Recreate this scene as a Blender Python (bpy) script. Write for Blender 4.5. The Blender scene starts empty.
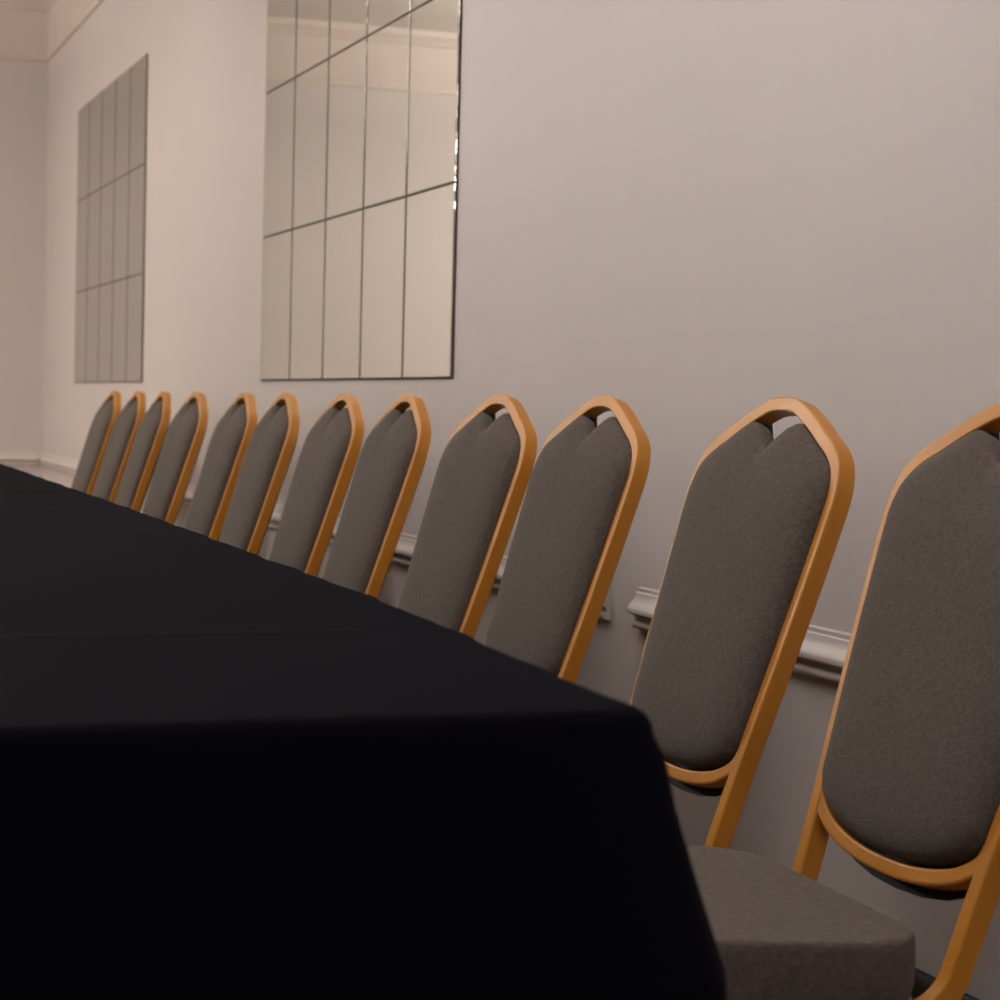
import bpy, bmesh, math, random
from mathutils import Vector, Matrix
random.seed(7)
S = bpy.context.scene
C = S.collection
PI = math.pi

# ------------------------------------------------------------------ camera
CAM_Z = 0.91
YAW, PITCH, ROLL, FPX = 0.358691, -0.047127, 0.025097, 2000.0
fw = Vector((math.sin(YAW)*math.cos(PITCH), math.cos(YAW)*math.cos(PITCH), math.sin(PITCH)))
r0 = Vector((math.cos(YAW), -math.sin(YAW), 0)); u0 = r0.cross(fw)
rt = r0*math.cos(ROLL) + u0*math.sin(ROLL); up = -r0*math.sin(ROLL) + u0*math.cos(ROLL)
cam = bpy.data.cameras.new('camera'); co = bpy.data.objects.new('camera', cam); C.objects.link(co)
M = Matrix((rt, up, -fw)).transposed().to_4x4(); M.translation = (0, 0, CAM_Z); co.matrix_world = M
cam.sensor_width = 36; cam.lens = 36*FPX/1000; cam.clip_start = 0.05
cam.dof.use_dof = True; cam.dof.focus_distance = 2.45; cam.dof.aperture_fstop = 11
S.camera = co

# ------------------------------------------------------------------ world, light, exposure
w = bpy.data.worlds.new('world'); S.world = w; w.use_nodes = True
w.node_tree.nodes['Background'].inputs[0].default_value = (0.6, 0.65, 0.75, 1)
w.node_tree.nodes['Background'].inputs[1].default_value = 0.05
S.view_settings.view_transform = 'Standard'; S.view_settings.look = 'None'
S.view_settings.gamma = 1; S.view_settings.use_curve_mapping = False
S.view_settings.exposure = 0.0

def area(name, loc, rot, sx, sy, energy, col):
    l = bpy.data.lights.new(name, 'AREA'); l.shape = 'RECTANGLE'; l.size = sx; l.size_y = sy
    l.energy = energy; l.color = col
    o = bpy.data.objects.new(name, l); o.location = loc; o.rotation_euler = rot; C.objects.link(o); return o
# daylight entering by the window behind the camera
area('window_daylight', (-0.75, -3.04, 1.35), (PI/2, 0, 0), 1.3, 1.2, 2.0, (0.85, 0.92, 1.0))
LAMPS = [(0.1, 0.2), (0.1, 2.4), (0.1, 4.5), (0.1, 6.85), (-1.9, 8.7)]  # last position is an added lamp, out of view, brightening the far wall
LAMP_E = [33, 23, 15, 8, 118]
LAMP_DIRECT = [0.12, 0.28, 0.42, 0.5, 0.7]
LAMP_C = [(1.0, 0.99, 1.07), (1.0, 0.985, 1.04), (1.0, 0.97, 0.98), (1.0, 0.93, 0.88), (1.0, 0.93, 0.84)]

# ------------------------------------------------------------------ materials
def mat(name, base, rough=0.5, metal=0.0, **kw):
    m = bpy.data.materials.new(name); m.use_nodes = True
    b = m.node_tree.nodes['Principled BSDF']
    b.inputs['Base Color'].default_value = (*base, 1); b.inputs['Roughness'].default_value = rough
    b.inputs['Metallic'].default_value = metal
    for k, v in kw.items(): b.inputs[k.replace('_', ' ')].default_value = v
    return m
def noise_mix(m, c1, c2, scale, detail=4, stretch=(1, 1, 1), lo=0.35, hi=0.65):
    n = m.node_tree.nodes; l = m.node_tree.links; b = n['Principled BSDF']
    tc = n.new('ShaderNodeTexCoord'); mp = n.new('ShaderNodeMapping'); mp.inputs['Scale'].default_value = stretch
    no = n.new('ShaderNodeTexNoise'); no.inputs['Scale'].default_value = scale; no.inputs['Detail'].default_value = detail
    cr = n.new('ShaderNodeValToRGB')
    cr.color_ramp.elements[0].position = lo; cr.color_ramp.elements[1].position = hi
    cr.color_ramp.elements[0].color = (*c1, 1); cr.color_ramp.elements[1].color = (*c2, 1)
    l.new(tc.outputs['Object'], mp.inputs[0]); l.new(mp.outputs[0], no.inputs['Vector'])
    l.new(no.outputs['Fac'], cr.inputs[0]); l.new(cr.outputs[0], b.inputs['Base Color'])
    return tc, no
def add_bump(m, src, strength, dist):
    n = m.node_tree.nodes; l = m.node_tree.links
    bp = n.new('ShaderNodeBump'); bp.inputs['Strength'].default_value = strength; bp.inputs['Distance'].default_value = dist
    l.new(src, bp.inputs['Height']); l.new(bp.outputs[0], n['Principled BSDF'].inputs['Normal'])

m_wall = mat('wall_paint', (0.62, 0.55, 0.52), 0.55)
_, no = noise_mix(m_wall, (0.605, 0.565, 0.553), (0.625, 0.583, 0.57), 1.3, 3); 
m_trim = mat('gloss_trim_paint', (0.64, 0.59, 0.565), 0.28)
m_cornice = mat('cornice_paint', (0.67, 0.59, 0.55), 0.5)
m_ceil = mat('ceiling_paint', (0.75, 0.72, 0.69), 0.8)
m_skirt = mat('dark_skirting', (0.012, 0.010, 0.010), 0.4)
m_carpet = mat('dark_carpet', (0.05, 0.032, 0.025), 0.95)
noise_mix(m_carpet, (0.15, 0.08, 0.038), (0.25, 0.14, 0.07), 40)
m_mirror = mat('mirror_glass', (0.72, 0.735, 0.70), 0.015, 1.0)
m_edge = mat('mirror_bevel', (0.14, 0.13, 0.12), 0.06, 1.0)
nt_ = m_edge.node_tree; tc_ = nt_.nodes.new('ShaderNodeTexCoord'); no_ = nt_.nodes.new('ShaderNodeTexNoise'); no_.inputs['Scale'].default_value = 38
nt_.links.new(tc_.outputs['Object'], no_.inputs['Vector']); add_bump(m_edge, no_.outputs['Fac'], 0.25, 0.004)
m_back = mat('mirror_backing', (0.05, 0.035, 0.025), 0.6)
m_lampglass = mat('lamp_glass', (1, 1, 1), 0.4)
bl = m_lampglass.node_tree.nodes['Principled BSDF']
bl.inputs['Emission Color'].default_value = (1, 0.85, 0.68, 1); bl.inputs['Emission Strength'].default_value = 4
m_brass = mat('brass', (0.6, 0.4, 0.15), 0.3, 1.0)
m_pane = mat('daylight_pane', (0.8, 0.85, 0.9), 0.3)
bp_ = m_pane.node_tree.nodes['Principled BSDF']
bp_.inputs['Emission Color'].default_value = (0.8, 0.9, 1, 1); bp_.inputs['Emission Strength'].default_value = 1.0

m_frame = mat('gold_brown_lacquer', (0.44, 0.17, 0.032), 0.4, 0.05, Specular_IOR_Level=0.35, Coat_Weight=0.06, Coat_Roughness=0.1)
noise_mix(m_frame, (0.46, 0.182, 0.017), (0.53, 0.217, 0.023), 6, 3, (1, 1, 1))
m_fabric = mat('grey_woven_fabric', (0.13, 0.115, 0.10), 0.9, 0, Sheen_Weight=0.06, Sheen_Roughness=0.5, Specular_IOR_Level=0.3)
def weave(m, c1, c2):
    n = m.node_tree.nodes; l = m.node_tree.links; b = n['Principled BSDF']
    tc = n.new('ShaderNodeTexCoord')
    h = []
    for sc in ((140, 140, 480), (140, 480, 140)):
        mp = n.new('ShaderNodeMapping'); mp.inputs['Scale'].default_value = sc
        no = n.new('ShaderNodeTexNoise'); no.inputs['Scale'].default_value = 1.0; no.inputs['Detail'].default_value = 3
        l.new(tc.outputs['Object'], mp.inputs[0]); l.new(mp.outputs[0], no.inputs['Vector']); h.append(no.outputs['Fac'])
    ad = n.new('ShaderNodeMath'); ad.operation = 'ADD'; l.new(h[0], ad.inputs[0]); l.new(h[1], ad.inputs[1])
    cr = n.new('ShaderNodeMapRange'); cr.inputs[1].default_value = 0.75; cr.inputs[2].default_value = 1.25
    l.new(ad.outputs[0], cr.inputs[0])
    mx = n.new('ShaderNodeMix'); mx.data_type = 'RGBA'
    mx.inputs[6].default_value = (*c1, 1); mx.inputs[7].default_value = (*c2, 1)
    l.new(cr.outputs[0], mx.inputs[0]); l.new(mx.outputs[2], b.inputs['Base Color'])
    add_bump(m, ad.outputs[0], 0.5, 0.0012)
weave(m_fabric, (0.068, 0.055, 0.046), (0.114, 0.092, 0.077))
m_shell = mat('black_plastic', (0.012, 0.011, 0.011), 0.45)
m_rubber = mat('black_rubber', (0.01, 0.01, 0.01), 0.7)
m_cloth = mat('black_tablecloth', (0.0024, 0.0020, 0.0050), 0.95, 0, Sheen_Weight=0.008, Sheen_Roughness=0.5, Specular_IOR_Level=0.02)
m_steel = mat('grey_steel', (0.3, 0.3, 0.3), 0.4, 1.0)
m_ply = mat('table_board', (0.3, 0.2, 0.12), 0.6)

# ------------------------------------------------------------------ mesh helpers
def obj(name, verts, faces, m, parent=None, smooth=None):
    me = bpy.data.meshes.new(name); me.from_pydata([tuple(v) for v in verts], [], faces); me.materials.append(m)
    bm = bmesh.new(); bm.from_mesh(me); bmesh.ops.recalc_face_normals(bm, faces=bm.faces)
    if smooth is not None:
        for f in bm.faces: f.smooth = True
        for e in bm.edges:
            if len(e.link_faces) == 2 and e.calc_face_angle(0) > smooth: e.smooth = False
    bm.to_mesh(me); bm.free()
    o = bpy.data.objects.new(name, me); C.objects.link(o)
    if parent: o.parent = parent
    return o
class MB:
    def __init__(s): s.v = []; s.f = []
    def add(s, v, f):
        n = len(s.v); s.v += [Vector(p) for p in v]; s.f += [[i+n for i in q] for q in f]
    def box(s, a, b):
        x0, y0, z0 = a; x1, y1, z1 = b
        s.add([(x0,y0,z0),(x1,y0,z0),(x1,y1,z0),(x0,y1,z0),(x0,y0,z1),(x1,y0,z1),(x1,y1,z1),(x0,y1,z1)],
              [(0,3,2,1),(4,5,6,7),(0,1,5,4),(1,2,6,5),(2,3,7,6),(3,0,4,7)])
    def sweep(s, pts, e2s, w, d, r=0.004, closed=False):
        """rectangular tube (rounded corners), width w along e1 = T x e2, depth d along e2"""
        prof = []
        for sx, sy in ((1, 1), (-1, 1), (-1, -1), (1, -1)):
            cx, cy = sx*(w/2-r), sy*(d/2-r)
            a0 = {(1,1): 0, (-1,1): 90, (-1,-1): 180, (1,-1): 270}[(sx, sy)]
            for k in range(3):
                a = math.radians(a0+45*k); prof.append((cx+r*math.cos(a), cy+r*math.sin(a)))
        n = len(prof); N = len(pts); vs = []
        for i, p in enumerate(pts):
            p = Vector(p); a = Vector(pts[max(i-1, 0)]); b = Vector(pts[min(i+1, N-1)])
            T = (b-a).normalized(); e2 = Vector(e2s[i]); e2 = (e2-T*e2.dot(T)).normalized(); e1 = T.cross(e2)
            k = 1.0
            if 0 < i < N-1:
                t1 = (p-a).normalized(); t2 = (b-p).normalized(); k = 1/max(0.7, math.sqrt((1+t1.dot(t2))/2))
            for x, y in prof: vs.append(p+e1*x*k+e2*y)
        fs = []
        for i in range(N-1):
            for j in range(n):
                j2 = (j+1) % n
                fs.append((i*n+j, i*n+j2, (i+1)*n+j2, (i+1)*n+j))
        fs.append(tuple(range(n))); fs.append(tuple((N-1)*n+j for j in range(n)))
        s.add(vs, fs)
    def build(s, name, m, parent=None, smooth=None): return obj(name, s.v, s.f, m, parent, smooth)
def box_obj(name, a, b, m, parent=None):
    q = MB(); q.box(a, b); return q.build(name, m, parent)
def catmull(pts, n):
    out = []
    P = [pts[0]] + list(pts) + [pts[-1]]
    for i in range(1, len(P)-2):
        p0, p1, p2, p3 = [Vector(q) for q in P[i-1:i+3]]
        for k in range(n):
            t = k/n
            out.append(0.5*((2*p1)+(p2-p0)*t+(2*p0-5*p1+4*p2-p3)*t*t+(3*p1-p0-3*p2+p3)*t**3))
    out.append(Vector(pts[-1])); return out
def struct(o): o['kind'] = 'structure'; return o
def thing(name, label, cat, loc=(0, 0, 0), group=None):
    o = bpy.data.objects.new(name, None); o.empty_display_size = 0.1; C.objects.link(o); o.location = loc
    return tag(o, label, cat, group)
def tag(o, label, cat, group=None):
    o['label'] = label; o['category'] = cat
    if group: o['group'] = group
    return o

# ------------------------------------------------------------------ room
XR, YF, XL, YB, H = 1.45, 10.82, -4.2, -3.1, 3.0
struct(box_obj('floor', (XL-.2, YB-.2, -.1), (XR+.2, YF+.2, 0), m_carpet))
struct(box_obj('ceiling', (XL-.2, YB-.2, H), (XR+.2, YF+.2, H+.1), m_ceil))
struct(box_obj('wall_right', (XR, YB-.2, 0), (XR+.2, YF+.2, H), m_wall))
struct(box_obj('wall_far', (XL, YF, 0), (XR, YF+.2, H), m_wall))
struct(box_obj('wall_left', (XL-.2, YB-.2, 0), (XL, YF+.2, H), m_wall))
# back wall with a window opening
q = MB()
wx0, wx1, wz0, wz1 = -1.45, -0.05, 0.7, 2.0
q.box((XL, YB-.2, 0), (wx0, YB, H)); q.box((wx1, YB-.2, 0), (XR, YB, H))
q.box((wx0, YB-.2, 0), (wx1, YB, wz0)); q.box((wx0, YB-.2, wz1), (wx1, YB, H))
struct(q.build('wall_back', m_wall))
win = struct(box_obj('window_1', (wx0, YB-.13, wz0), (wx1, YB-.11, wz1), m_pane))
q = MB()
for a, b in (((wx0, wz0), (wx0+.06, wz1)), ((wx1-.06, wz0), (wx1, wz1)), ((wx0+.06, wz0), (wx1-.06, wz0+.06)), ((wx0+.06, wz1-.06), (wx1-.06, wz1)), ((-.77, wz0+.06), (-.73, wz1-.06))):
    q.box((a[0], YB-.10, a[1]), (b[0], YB-.05, b[1]))
q.build('window_frame', m_trim, win)

# mouldings: a profile (distance from wall, height) extruded along a straight run
def run(name, prof, p0, p1, inward, m):
    p0, p1, n = Vector(p0), Vector(p1), Vector(inward); k = len(prof)
    vs = [p+n*a+Vector((0, 0, z)) for p in (p0, p1) for a, z in prof]
    fs = [(i, (i+1) % k, k+(i+1) % k, k+i) for i in range(k)] + [tuple(range(k)), tuple(range(k, 2*k))]
    return struct(obj(name, vs, fs, m, None, math.radians(40)))
def arc(cx, cz, r, a0, a1, n=6):
    return [(cx+r*math.cos(math.radians(a0+(a1-a0)*i/n)), cz+r*math.sin(math.radians(a0+(a1-a0)*i/n))) for i in range(n+1)]
RAIL = ([(0, .530)] + arc(.008, .538, .008, -90, 90, 6) + [(.009, .548), (.010, .552), (.020, .556), (.025, .558), (.026, .563)]
        + [(.024, .568), (.018, .574), (.013, .579), (.010, .585), (.009, .592), (.006, .594), (.006, .600), (0, .602)])
run('trim_1', RAIL, (XR, YB, 0), (XR, 3.16, 0), (-1, 0, 0), m_trim)
run('trim_2', RAIL, (XR, 3.285, 0), (XR, YF, 0), (-1, 0, 0), m_trim)
run('trim_3', RAIL, (XR-.027, YF, 0), (XL, YF, 0), (0, -1, 0), m_trim)
SK = [(0, 0), (.018, 0), (.018, .165), (.010, .18), (0, .18)]
run('baseboard_right', SK, (XR, YB, 0), (XR, YF, 0), (-1, 0, 0), m_skirt)
run('baseboard_far', SK, (XR-.019, YF, 0), (XL, YF, 0), (0, -1, 0), m_skirt)
CO = [(0, 2.66), (.012, 2.66), (.016, 2.668), (.016, 2.680), (.010, 2.69), (.006, 2.70), (.006, 2.915), (.016, 2.92), (.022, 2.93), (.03, 2.95), (.05, 2.965), (.055, 2.975), (.055, H), (0, H)]
run('trim_4', CO, (XR, YB, 0), (XR, YF, 0), (-1, 0, 0), m_cornice)
run('trim_5', CO, (XR, YF, 0), (XL, YF, 0), (0, -1, 0), m_cornice)
run('trim_6', CO, (XL, YB, 0), (XL, YF, 0), (1, 0, 0), m_trim)

# ceiling lamps: the room's own, plus a last one added for the far wall
for i, (x, y) in enumerate(LAMPS):
    t = thing('ceiling_light', 'round glass ceiling light hanging %s' % ['above the table end, nearest the window wall', 'above the long table, second from the window wall', 'above the long table, third from the window wall', 'above the far end of the long table', 'unseen near the far wall, added to brighten it'][i], 'ceiling light', (x, y, H), 'ceiling lights')
    def lathe(prof, n=24):
        vs = [(r*math.cos(2*PI*k/n), r*math.sin(2*PI*k/n), z) for r, z in prof for k in range(n)]
        fs = [(a*n+k, a*n+(k+1) % n, (a+1)*n+(k+1) % n, (a+1)*n+k) for a in range(len(prof)-1) for k in range(n)]
        return vs, fs
    v, f = lathe([(.001, 0), (.07, 0), (.07, -.02), (.02, -.03), (.012, -.04), (.012, -.545), (.03, -.55), (.40, -.555), (.41, -.565), (.4, -.57)])
    obj('lamp_mount', v, f, m_brass, t, 0.6)
    v, f = lathe([(.4, -.56), (.38, -.585), (.30, -.62), (.16, -.64), (.001, -.645)])
    obj('glass_bowl', v, f, m_lampglass, t, 0.8)
    l = bpy.data.lights.new('lamp_bulb', 'POINT'); l.shadow_soft_size = 0.25; l.energy = LAMP_E[i]*LAMP_DIRECT[i]; l.color = LAMP_C[i]
    lo = bpy.data.objects.new('lamp_bulb', l); C.objects.link(lo); lo.parent = t; lo.location = (0, 0, -.95)
    l = bpy.data.lights.new('lamp_uplight', 'AREA'); l.shape = 'DISK'; l.size = 0.7; l.energy = LAMP_E[i]*1.25; l.color = LAMP_C[i]
    lo = bpy.data.objects.new('lamp_uplight', l); C.objects.link(lo); lo.parent = t; lo.location = (0, 0, -.545); lo.rotation_euler = (PI, 0, 0)

# ------------------------------------------------------------------ mirrors
TW, TH = 0.355, 0.431
def mirror(name, y0, zb, label):
    t = thing(name, label, 'mirror', (XR, y0+2.5*TW, zb), 'tiled wall mirrors')
    W2 = 2.5*TW
    box_obj('backing_board', (-.004, -W2, 0), (-.0005, W2, 3*TH), m_back, t)
    bv, bh, dz, g = .008, .0025, .001, .0015
    for c in range(5):
        for r in range(3):
            y1, y2 = -W2+c*TW+g, -W2+(c+1)*TW-g; z1, z2 = r*TH+g, (r+1)*TH-g
            dz = (.00100, .00086, .00094, .00097, .00093)[c]
            x0, x1, x2 = -.0042, -.0052, -.0052-dz
            vs = []
            for x, e in ((x0, 0), (x1, 0), (x2, 1)):
                a, b = e*bv, e*bh
                vs += [(x, y1+a, z1+b), (x, y2-a, z1+b), (x, y2-a, z2-b), (x, y1+a, z2-b)]
            fs = [(0, 1, 2, 3)] + [(4*a+k, 4*a+(k+1) % 4, 4*a+4+(k+1) % 4, 4*a+4+k) for a in range(2) for k in range(4)] + [(8, 9, 10, 11)]
            o = obj('mirror_pane', vs, fs, m_mirror, t)
            o.data.materials.append(m_edge)
            for k in range(1, 9): o.data.polygons[k].material_index = 1
    return t
mirror('wall_mirror', 4.178, CAM_Z+.0575, 'larger looking wall mirror of fifteen panes, the nearer one, in the middle of the wall')
mirror('wall_mirror', 7.93, CAM_Z+.0565, 'further wall mirror of fifteen panes, close to the far corner of the room')

# ------------------------------------------------------------------ table and cloth
ZT = 0.74
EDGE = [(.479, 1.157), (.493, 1.35), (.506, 1.58), (.514, 1.80), (.519, 2.07), (.528, 2.47), (.540, 3.05), (.551, 3.86), (.566, 4.99), (.575, 6.0), (.583, 7.2)]
XLT = -0.62   # far side of the table, out of view
def cloth():
    per = []
    e = catmull([(a+.011, b, 0) for a, b in EDGE], 14)
    for i, p in enumerate(e):
        p.x += 0.0016*math.sin(p.y*23)+0.0012*math.sin(p.y*41+1)+0.0008*math.sin(p.y*67+2)
    cor = catmull([(.30, 1.022, 0), (.38, 1.019, 0), (.440, 1.017, 0), (.464, 1.018, 0), (.480, 1.025, 0), (.487, 1.042, 0), (.488, 1.062, 0), (.487, 1.085, 0)], 6)
    left = [Vector((XLT+.05+.35*k/12, 1.05-.024*k/12, 0)) for k in range(12)] + [Vector((-.22+.52*k/14, 1.026-.004*k/14, 0)) for k in range(14)]
    per = left + cor + e[1:]
    per += [Vector((x, 7.26, 0)) for x in (.56, .3, 0, -.3, -.57)]
    per += [Vector((XLT, y, 0)) for y in [7.2-.2*k for k in range(31)]] + [Vector((XLT+.01, 1.08, 0)), Vector((XLT+.03, 1.055, 0))]
    n = len(per)
    nor = []
    for i in range(n):
        T = (per[(i+1) % n]-per[i-1]).normalized(); nor.append(Vector((T.y, -T.x, 0)))
    cpt = Vector((.485, 1.018, 0))
    length = [0]
    for i in range(1, n): length.append(length[-1]+(per[i]-per[i-1]).length)
    rings = []
    R = .015
    ring_def = [(-.0165, 0, 0)] + [(-R+R*math.sin(a), -R*(1-math.cos(a)), 0) for a in (0, .4, .8, 1.2, PI/2)]
    ring_def += [(0, -d, d) for d in (.03, .06, .10, .15, .21, .28, .36, .45, .54, .62, .70, .725)]
    for off, dz, dep in ring_def:
        ring = []
        for i in range(n):
            p, N = per[i], nor[i]; s = length[i]
            d = off
            if dep > 0:
                dc = (p-cpt).length
                front = abs(N.y) > .7
                flare = (.25*min(dep, .066)+.35*max(0, min(dep, .15)-.066)+.12*max(0, dep-.15))*math.exp(-(dc/.075)**2)   # cone fold at the corner
                fold = (.010*math.sin(s*9+.6)+.006*math.sin(s*17+2))*min(1, dep*2.2) if front else (.006*math.sin(s*7))*min(1, dep*2)
                lean = .0 if front else -.022*min(1, dep*1.8)
                d = off + flare + fold*(1-math.exp(-(dc/.12)**2)) + lean*(1-math.exp(-(dc/.3)**2)) + (.02*dep if front else 0)
            ring.append(p+N*d+Vector((0, 0, ZT+dz)))
        rings.append(ring)
    vs = [p for r in rings for p in r]
    fs = [tuple(range(n))]
    for a in range(len(rings)-1):
        for i in range(n): fs.append((a*n+i, a*n+(i+1) % n, (a+1)*n+(i+1) % n, (a+1)*n+i))
    o = obj('tablecloth', vs, fs, m_cloth, None, 1.2)
    return tag(o, 'black tablecloth draped over the long banquet table, hanging in folds at the near corner', 'tablecloth')
cloth()
# cloth material: ironed-in creases running across the table, and slack waves
n = m_cloth.node_tree.nodes; l = m_cloth.node_tree.links
tc = n.new('ShaderNodeTexCoord'); sp = n.new('ShaderNodeSeparateXYZ'); l.new(tc.outputs['Object'], sp.inputs[0])
wob = n.new('ShaderNodeTexNoise'); wob.inputs['Scale'].default_value = 2.2; l.new(tc.outputs['Object'], wob.inputs['Vector'])
tot = None
for yc, amp, wd in ((1.42, 1.0, .012), (2.52, 1.0, .03), (2.97, 1.2, .03), (3.6, .8, .05), (4.3, 1.0, .06)):
    a = n.new('ShaderNodeMath'); a.operation = 'MULTIPLY_ADD'; a.inputs[1].default_value = .10; a.inputs[2].default_value = -yc-.05
    l.new(wob.outputs['Fac'], a.inputs[0])
    b = n.new('ShaderNodeMath'); b.operation = 'ADD'; l.new(sp.outputs['Y'], b.inputs[0]); l.new(a.outputs[0], b.inputs[1])
    c = n.new('ShaderNodeMath'); c.operation = 'DIVIDE'; c.inputs[1].default_value = wd; l.new(b.outputs[0], c.inputs[0])
    d = n.new('ShaderNodeMath'); d.operation = 'MULTIPLY'; l.new(c.outputs[0], d.inputs[0]); l.new(c.outputs[0], d.inputs[1])
    e = n.new('ShaderNodeMath'); e.operation = 'MULTIPLY'; e.inputs[1].default_value = -1; l.new(d.outputs[0], e.inputs[0])
    f = n.new('ShaderNodeMath'); f.operation = 'EXPONENT'; l.new(e.outputs[0], f.inputs[0])
    g = n.new('ShaderNodeMath'); g.operation = 'MULTIPLY'; g.inputs[1].default_value = amp; l.new(f.outputs[0], g.inputs[0])
    if tot is None: tot = g
    else:
        h = n.new('ShaderNodeMath'); h.operation = 'ADD'; l.new(tot.outputs[0], h.inputs[0]); l.new(g.outputs[0], h.inputs[1]); tot = h
add_bump(m_cloth, tot.outputs[0], 0.3, 0.004)

tb = thing('banquet_table', 'long banquet table hidden under the black tablecloth', 'table', (0, 4.1, 0))
q = MB(); q.add([(XLT+.05, -3.0, ZT-.035), (.43, -3.0, ZT-.035), (.53, 3.0, ZT-.035), (XLT+.05, 3.0, ZT-.035),
                 (XLT+.05, -3.0, ZT-.002), (.43, -3.0, ZT-.002), (.53, 3.0, ZT-.002), (XLT+.05, 3.0, ZT-.002)],
                [(0,3,2,1),(4,5,6,7),(0,1,5,4),(1,2,6,5),(2,3,7,6),(3,0,4,7)])
q.build('table_top', m_ply, tb)
for x in (-.5, .33):
    for y in (-2.8, 0, 2.8):
        box_obj('leg', (x-.02, y-.02, 0), (x+.02, y+.02, ZT-.035), m_steel, tb)

# ------------------------------------------------------------------ the chairs
TILT = 0.30
US = Vector((math.sin(TILT), 0, math.cos(TILT)))     # up the slope of the back
NB = Vector((math.cos(TILT), 0, -math.sin(TILT)))    # backwards, out of the rear of the back
def bk(s, t, dep=0.0): return US*t + NB*dep + Vector((0, s, CAM_Z))
D, WF = .023, .018
RAKE = 0.044
# outer outline of the right half of the back frame (s, t) from the apex down
OUT = [(0, .0205), (.030, .0185), (.058, .0095), (.090, -.0045), (.120, -.020), (.1495, -.0345), (.1715, -.0515), (.1835, -.071), (.1895, -.096), (.189, -.128),
       (.184, -.20), (.175, -.30), (.165, -.39), (.159, -.455)]
def inset(o, d):
    o = catmull([(a, b, 0) for a, b in o], 4); res = []
    for i, p in enumerate(o):
        T = (o[min(i+1, len(o)-1)]-o[max(i-1, 0)]).normalized()
        q_ = p + Vector((T.y, -T.x, 0))*d
        if i == 0: q_.x = 0
        res.append((q_.x, q_.y))
    return res
CEN = inset(OUT, WF/2)       # tube centre line
INN = inset(OUT, WF+.0005)
def pad_outline():
    """right half, from the V notch round to the bottom centre"""
    pts = [(0, -.047), (.010, -.038), (.024, -.026), (.040, -.0165)]
    inn = [p for p in inset(OUT, WF+.0005) if p[0] > .052 and p[1] > -.375]
    pts += inn
    pts += [(.1465, -.392), (.138, -.409), (.118, -.4225), (.09, -.432), (.06, -.4385), (.03, -.4415), (0, -.4425)]
    return pts
def ease(x):
    x = min(1, max(0, x)); return x*x*(3-2*x)
def dome(rings, right, cen_t):
    loop = right + [(-a, b) for a, b in right[-2:0:-1]]
    n = len(loop); vs = []; fs = []
    for k, dep in rings:
        fl = min(1, max(0, (1-k-.035)/.10))
        for a, b in loop:
            if b > -.047 and abs(a) < .12: b += (-.047-b)*fl*ease(1-(abs(a)-.03)/.09)
            vs.append(bk(a*k, cen_t+(b-cen_t)*k, dep))
    for r in range(len(rings)-1):
        for i in range(n): fs.append((r*n+i, r*n+(i+1) % n, (r+1)*n+(i+1) % n, (r+1)*n+i))
    fs.append(tuple(range(n)));
    c = len(vs); k, dep = rings[-1]; vs.append(bk(0, cen_t, dep-.0005))
    for i in range(n): fs.append(((len(rings)-1)*n+i, (len(rings)-1)*n+(i+1) % n, c))
    return vs, fs
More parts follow.
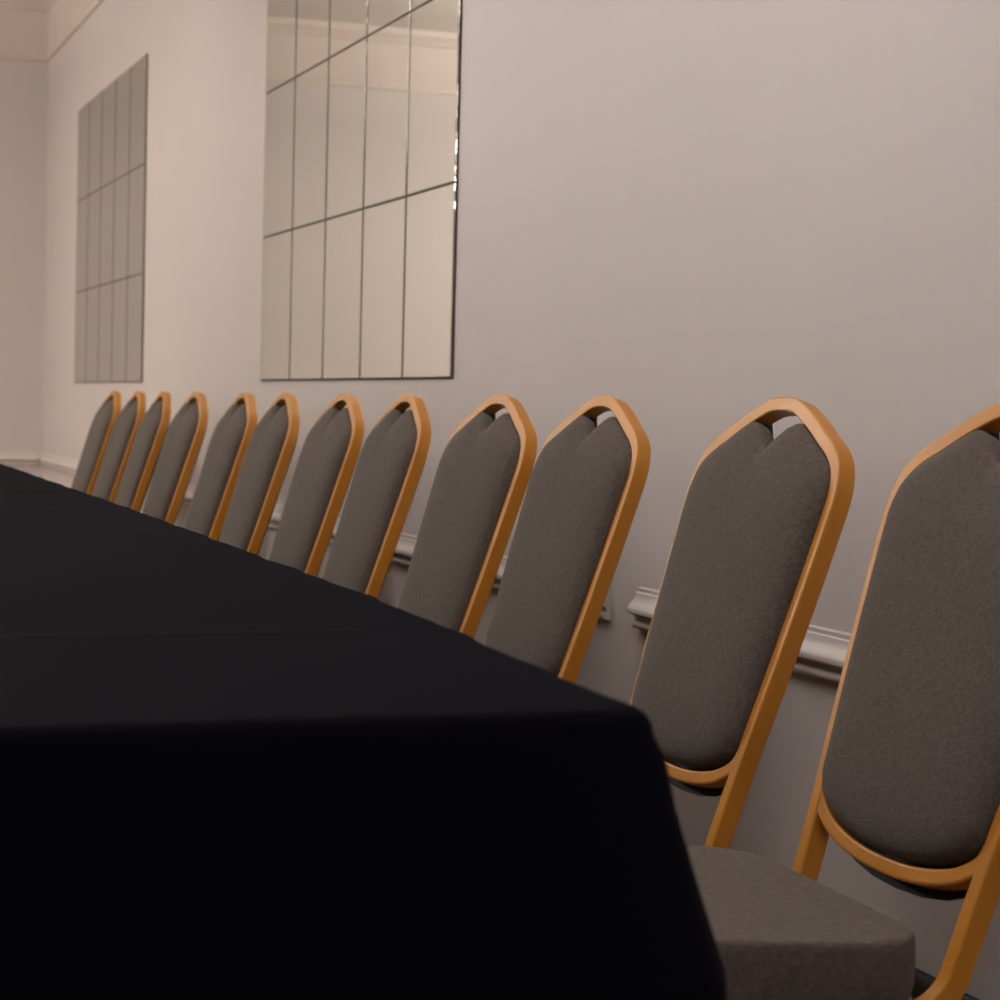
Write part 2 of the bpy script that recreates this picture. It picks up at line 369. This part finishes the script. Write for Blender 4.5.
def make_chair():
    root = thing('banquet_chair', '', 'chair', (0, 0, 0), 'banquet chairs along the wall')
    # back frame: one bent tube, forward under the seat, up the rails and over the crown
    dmid = D/2
    rail = [bk(a, b, dmid) for a, b in CEN]                       # apex -> bottom of the straight rail
    e_r = [NB]*len(rail)
    s_end = CEN[-1][0]
    low = bk(s_end-.004, -.515, dmid)
    pts, es = list(rail), list(e_r)
    pts.append(low); es.append(NB)
    # bend forward: turn the tangent from -US to -X about the s axis
    rad = .055; a0 = -US; turn = PI/2-TILT+RAKE
    cpos = low - NB*rad
    for k in range(1, 9):
        a = turn*k/8
        nb = NB*math.cos(a) + (-US)*math.sin(a)
        pts.append(cpos + nb*rad); es.append(nb)
    last = pts[-1]; e_last = es[-1]
    for dx in (.1, .22, .36): pts.append(last+Vector((-dx, 0, dx*math.tan(RAKE)))); es.append(e_last)
    left = [Vector((p.x, -p.y, p.z)) for p in pts[:0:-1]]; le = es[:0:-1]
    q = MB(); q.sweep(left+pts, [Vector(v) for v in le+es], WF, D, .002)
    q.build('back_frame', m_frame, root, math.radians(21))
    z_rail = last.z
    # curved cross bar below the pad
    bar = catmull([(.151, -.403, 0), (.146, -.416, 0), (.134, -.4265, 0), (.112, -.4375, 0), (.08, -.446, 0), (.04, -.4515, 0), (0, -.453, 0)], 4)
    bp = [bk(p.x, p.y, dmid) for p in bar]; bp = bp + [Vector((p.x, -p.y, p.z)) for p in bp[-2::-1]]
    q = MB(); q.sweep(bp, [NB]*len(bp), .0165, D-.002, .003); q.build('cross_bar', m_frame, root, math.radians(21))
    # upholstered pad, domed towards the front
    vs, fs = dome([(.992, .012), (.995, .005), (.992, 0), (.98, -.005), (.955, -.0095), (.91, -.0135), (.82, -.0175), (.66, -.0205), (.5, -.022), (.25, -.023)], pad_outline(), -.24)
    obj('back_pad', vs, fs, m_fabric, root, math.radians(60))
    # black rear shell
    po = [(0, -.058), (.028, -.038), (.052, -.022)] + [p for p in inset(OUT, WF-.003) if p[0] > .058 and p[1] > -.36] + [(.150, -.40), (.143, -.43), (.118, -.450), (.085, -.462), (.045, -.469), (0, -.471)]
    vs, fs = dome([(1.0, D+.0005), (1.0, D+.002), (.95, D+.007), (.8, D+.012), (.5, D+.014)], po, -.24)
    obj('back_shell', vs, fs, m_shell, root, math.radians(60))
    q = MB()
    vs, fs = dome([(.985, .0125), (.985, D+.0004)], po[:-6] + [(.148, -.385), (.138, -.405), (.11, -.425), (.07, -.438), (0, -.443)], -.24)
    obj('back_board', vs, fs, m_shell, root, math.radians(60))
    # seat
    zs = z_rail + D/2 - .001
    def seat_loop(k, grow=0.0):
        x0, x1 = -.575-grow, -.187+grow; wf, wr = .162+grow, .197+grow
        L = []
        def corner(cx, cy, r, a0, a1, m=6):
            for i in range(m+1):
                a = math.radians(a0+(a1-a0)*i/m); L.append((cx+r*math.cos(a), cy+r*math.sin(a)))
        corner(x1-.07, wr-.07, .07, 0, 88); corner(x0+.05, wf-.05, .05, 92, 180); corner(x0+.05, -wf+.05, .05, 180, 268); corner(x1-.07, -wr+.07, .07, 272, 360)
        return [(-.39+(a+.39)*k, b*k) for a, b in L]
    base_z = zs + .002
    q = MB(); rings = [(.97, base_z, 0), (1.0, base_z+.001, 0), (1.0, base_z+.009, 0), (.99, base_z+.010, 0)]
    def stack(rings):
        vs, fs = [], []
        loops = [[(a, b, z+(-.16-a)*math.tan(RAKE)) for a, b in seat_loop(k, g)] for k, z, g in rings]; n = len(loops[0])
        for L in loops: vs += L
        for r in range(len(loops)-1):
            for i in range(n): fs.append((r*n+i, r*n+(i+1) % n, (r+1)*n+(i+1) % n, (r+1)*n+i))
        fs.append(tuple(range(n))); fs.append(tuple((len(loops)-1)*n+i for i in range(n)))
        return vs, fs
    vs, fs = stack(rings); obj('seat_frame', vs, fs, m_frame, root, math.radians(40))
    b = base_z+.010
    vs, fs = stack([(.97, b, 0), (.995, b+.002, 0), (1.004, b+.012, 0), (1.007, b+.030, 0), (1.004, b+.050, 0), (1.0, b+.0545, 0), (.993, b+.0575, 0), (.98, b+.0585, 0), (.94, b+.0592, 0), (.85, b+.0598, 0), (.7, b+.0602, 0), (.5, b+.0604, 0), (.25, b+.0605, 0)])
    obj('seat_cushion', vs, fs, m_fabric, root, math.radians(50))
    # legs
    for s in (1, -1):
        y = s*(s_end-.004)
        q = MB(); top = Vector((-.50, y, z_rail-D/2+.018)); bot = Vector((-.545, y*1.05, 0.0))
        q.sweep([top, top.lerp(bot, .5), bot], [Vector((1, 0, 0))]*3, WF, .026, .004); q.build('leg', m_frame, root, math.radians(50))
        q = MB(); top = Vector((-.215, y, z_rail-D/2+.004)); bot = Vector((-.02, y*1.05, 0.0))
        q.sweep([top, Vector((-.17, y, z_rail-.06)), top.lerp(bot, .6), bot], [Vector((1, 0, 0))]*4, WF, .026, .004); q.build('leg', m_frame, root, math.radians(50))
    q = MB(); q.sweep([Vector((-.50, -s_end+.004, z_rail-.02)), Vector((-.50, s_end-.004, z_rail-.02))], [Vector((0, 0, 1))]*2, .018, .018, .004)
    q.build('stretcher', m_frame, root, math.radians(50))
    return root
CH = [  # y, x, rotation in degrees, label
 (1.655, 1.157, -0.5, 'nearest grey banquet chair, cut off by the right edge, its whole seat cushion in view'),
 (2.157, 1.169, -0.6, 'second nearest grey banquet chair, standing clear of its neighbours just past the table corner'),
 (2.808, 1.212, 0.5, 'third grey banquet chair from the near end, overlapping the chair behind it'),
 (3.226, 1.199, 1.0, 'fourth grey banquet chair from the near end, partly covered by the back of the third'),
 (3.775, 1.208, -1.8, 'grey banquet chair below the rightmost panes of the nearer wall mirror'),
 (4.219, 1.206, -1.1, 'grey banquet chair below the middle panes of the nearer wall mirror'),
 (4.745, 1.207, -1.9, 'grey banquet chair below the leftmost panes of the nearer wall mirror'),
 (5.168, 1.205, -1.4, 'grey banquet chair just left of the nearer wall mirror, fifth from the far end'),
 (5.75, 1.2, 0.1, 'fourth grey banquet chair from the far end, between the two wall mirrors'),
 (6.282, 1.205, -2.6, 'third grey banquet chair from the far end, just right of the further mirror'),
 (6.705, 1.202, -1.1, 'second grey banquet chair from the far end, between the last and third last'),
 (7.172, 1.201, -0.7, 'farthest grey banquet chair at the end of the row, nearest the room corner'),
]
proto = make_chair()
for i, (y, x, rz, lab) in enumerate(CH):
    if i == 0: o = proto
    else:
        o = proto.copy(); C.objects.link(o)
        for ch in proto.children:
            c = ch.copy(); c.parent = o; C.objects.link(c)
    o.location = (x, y, 0); o.rotation_euler = (0, 0, math.radians(rz)); o['label'] = lab
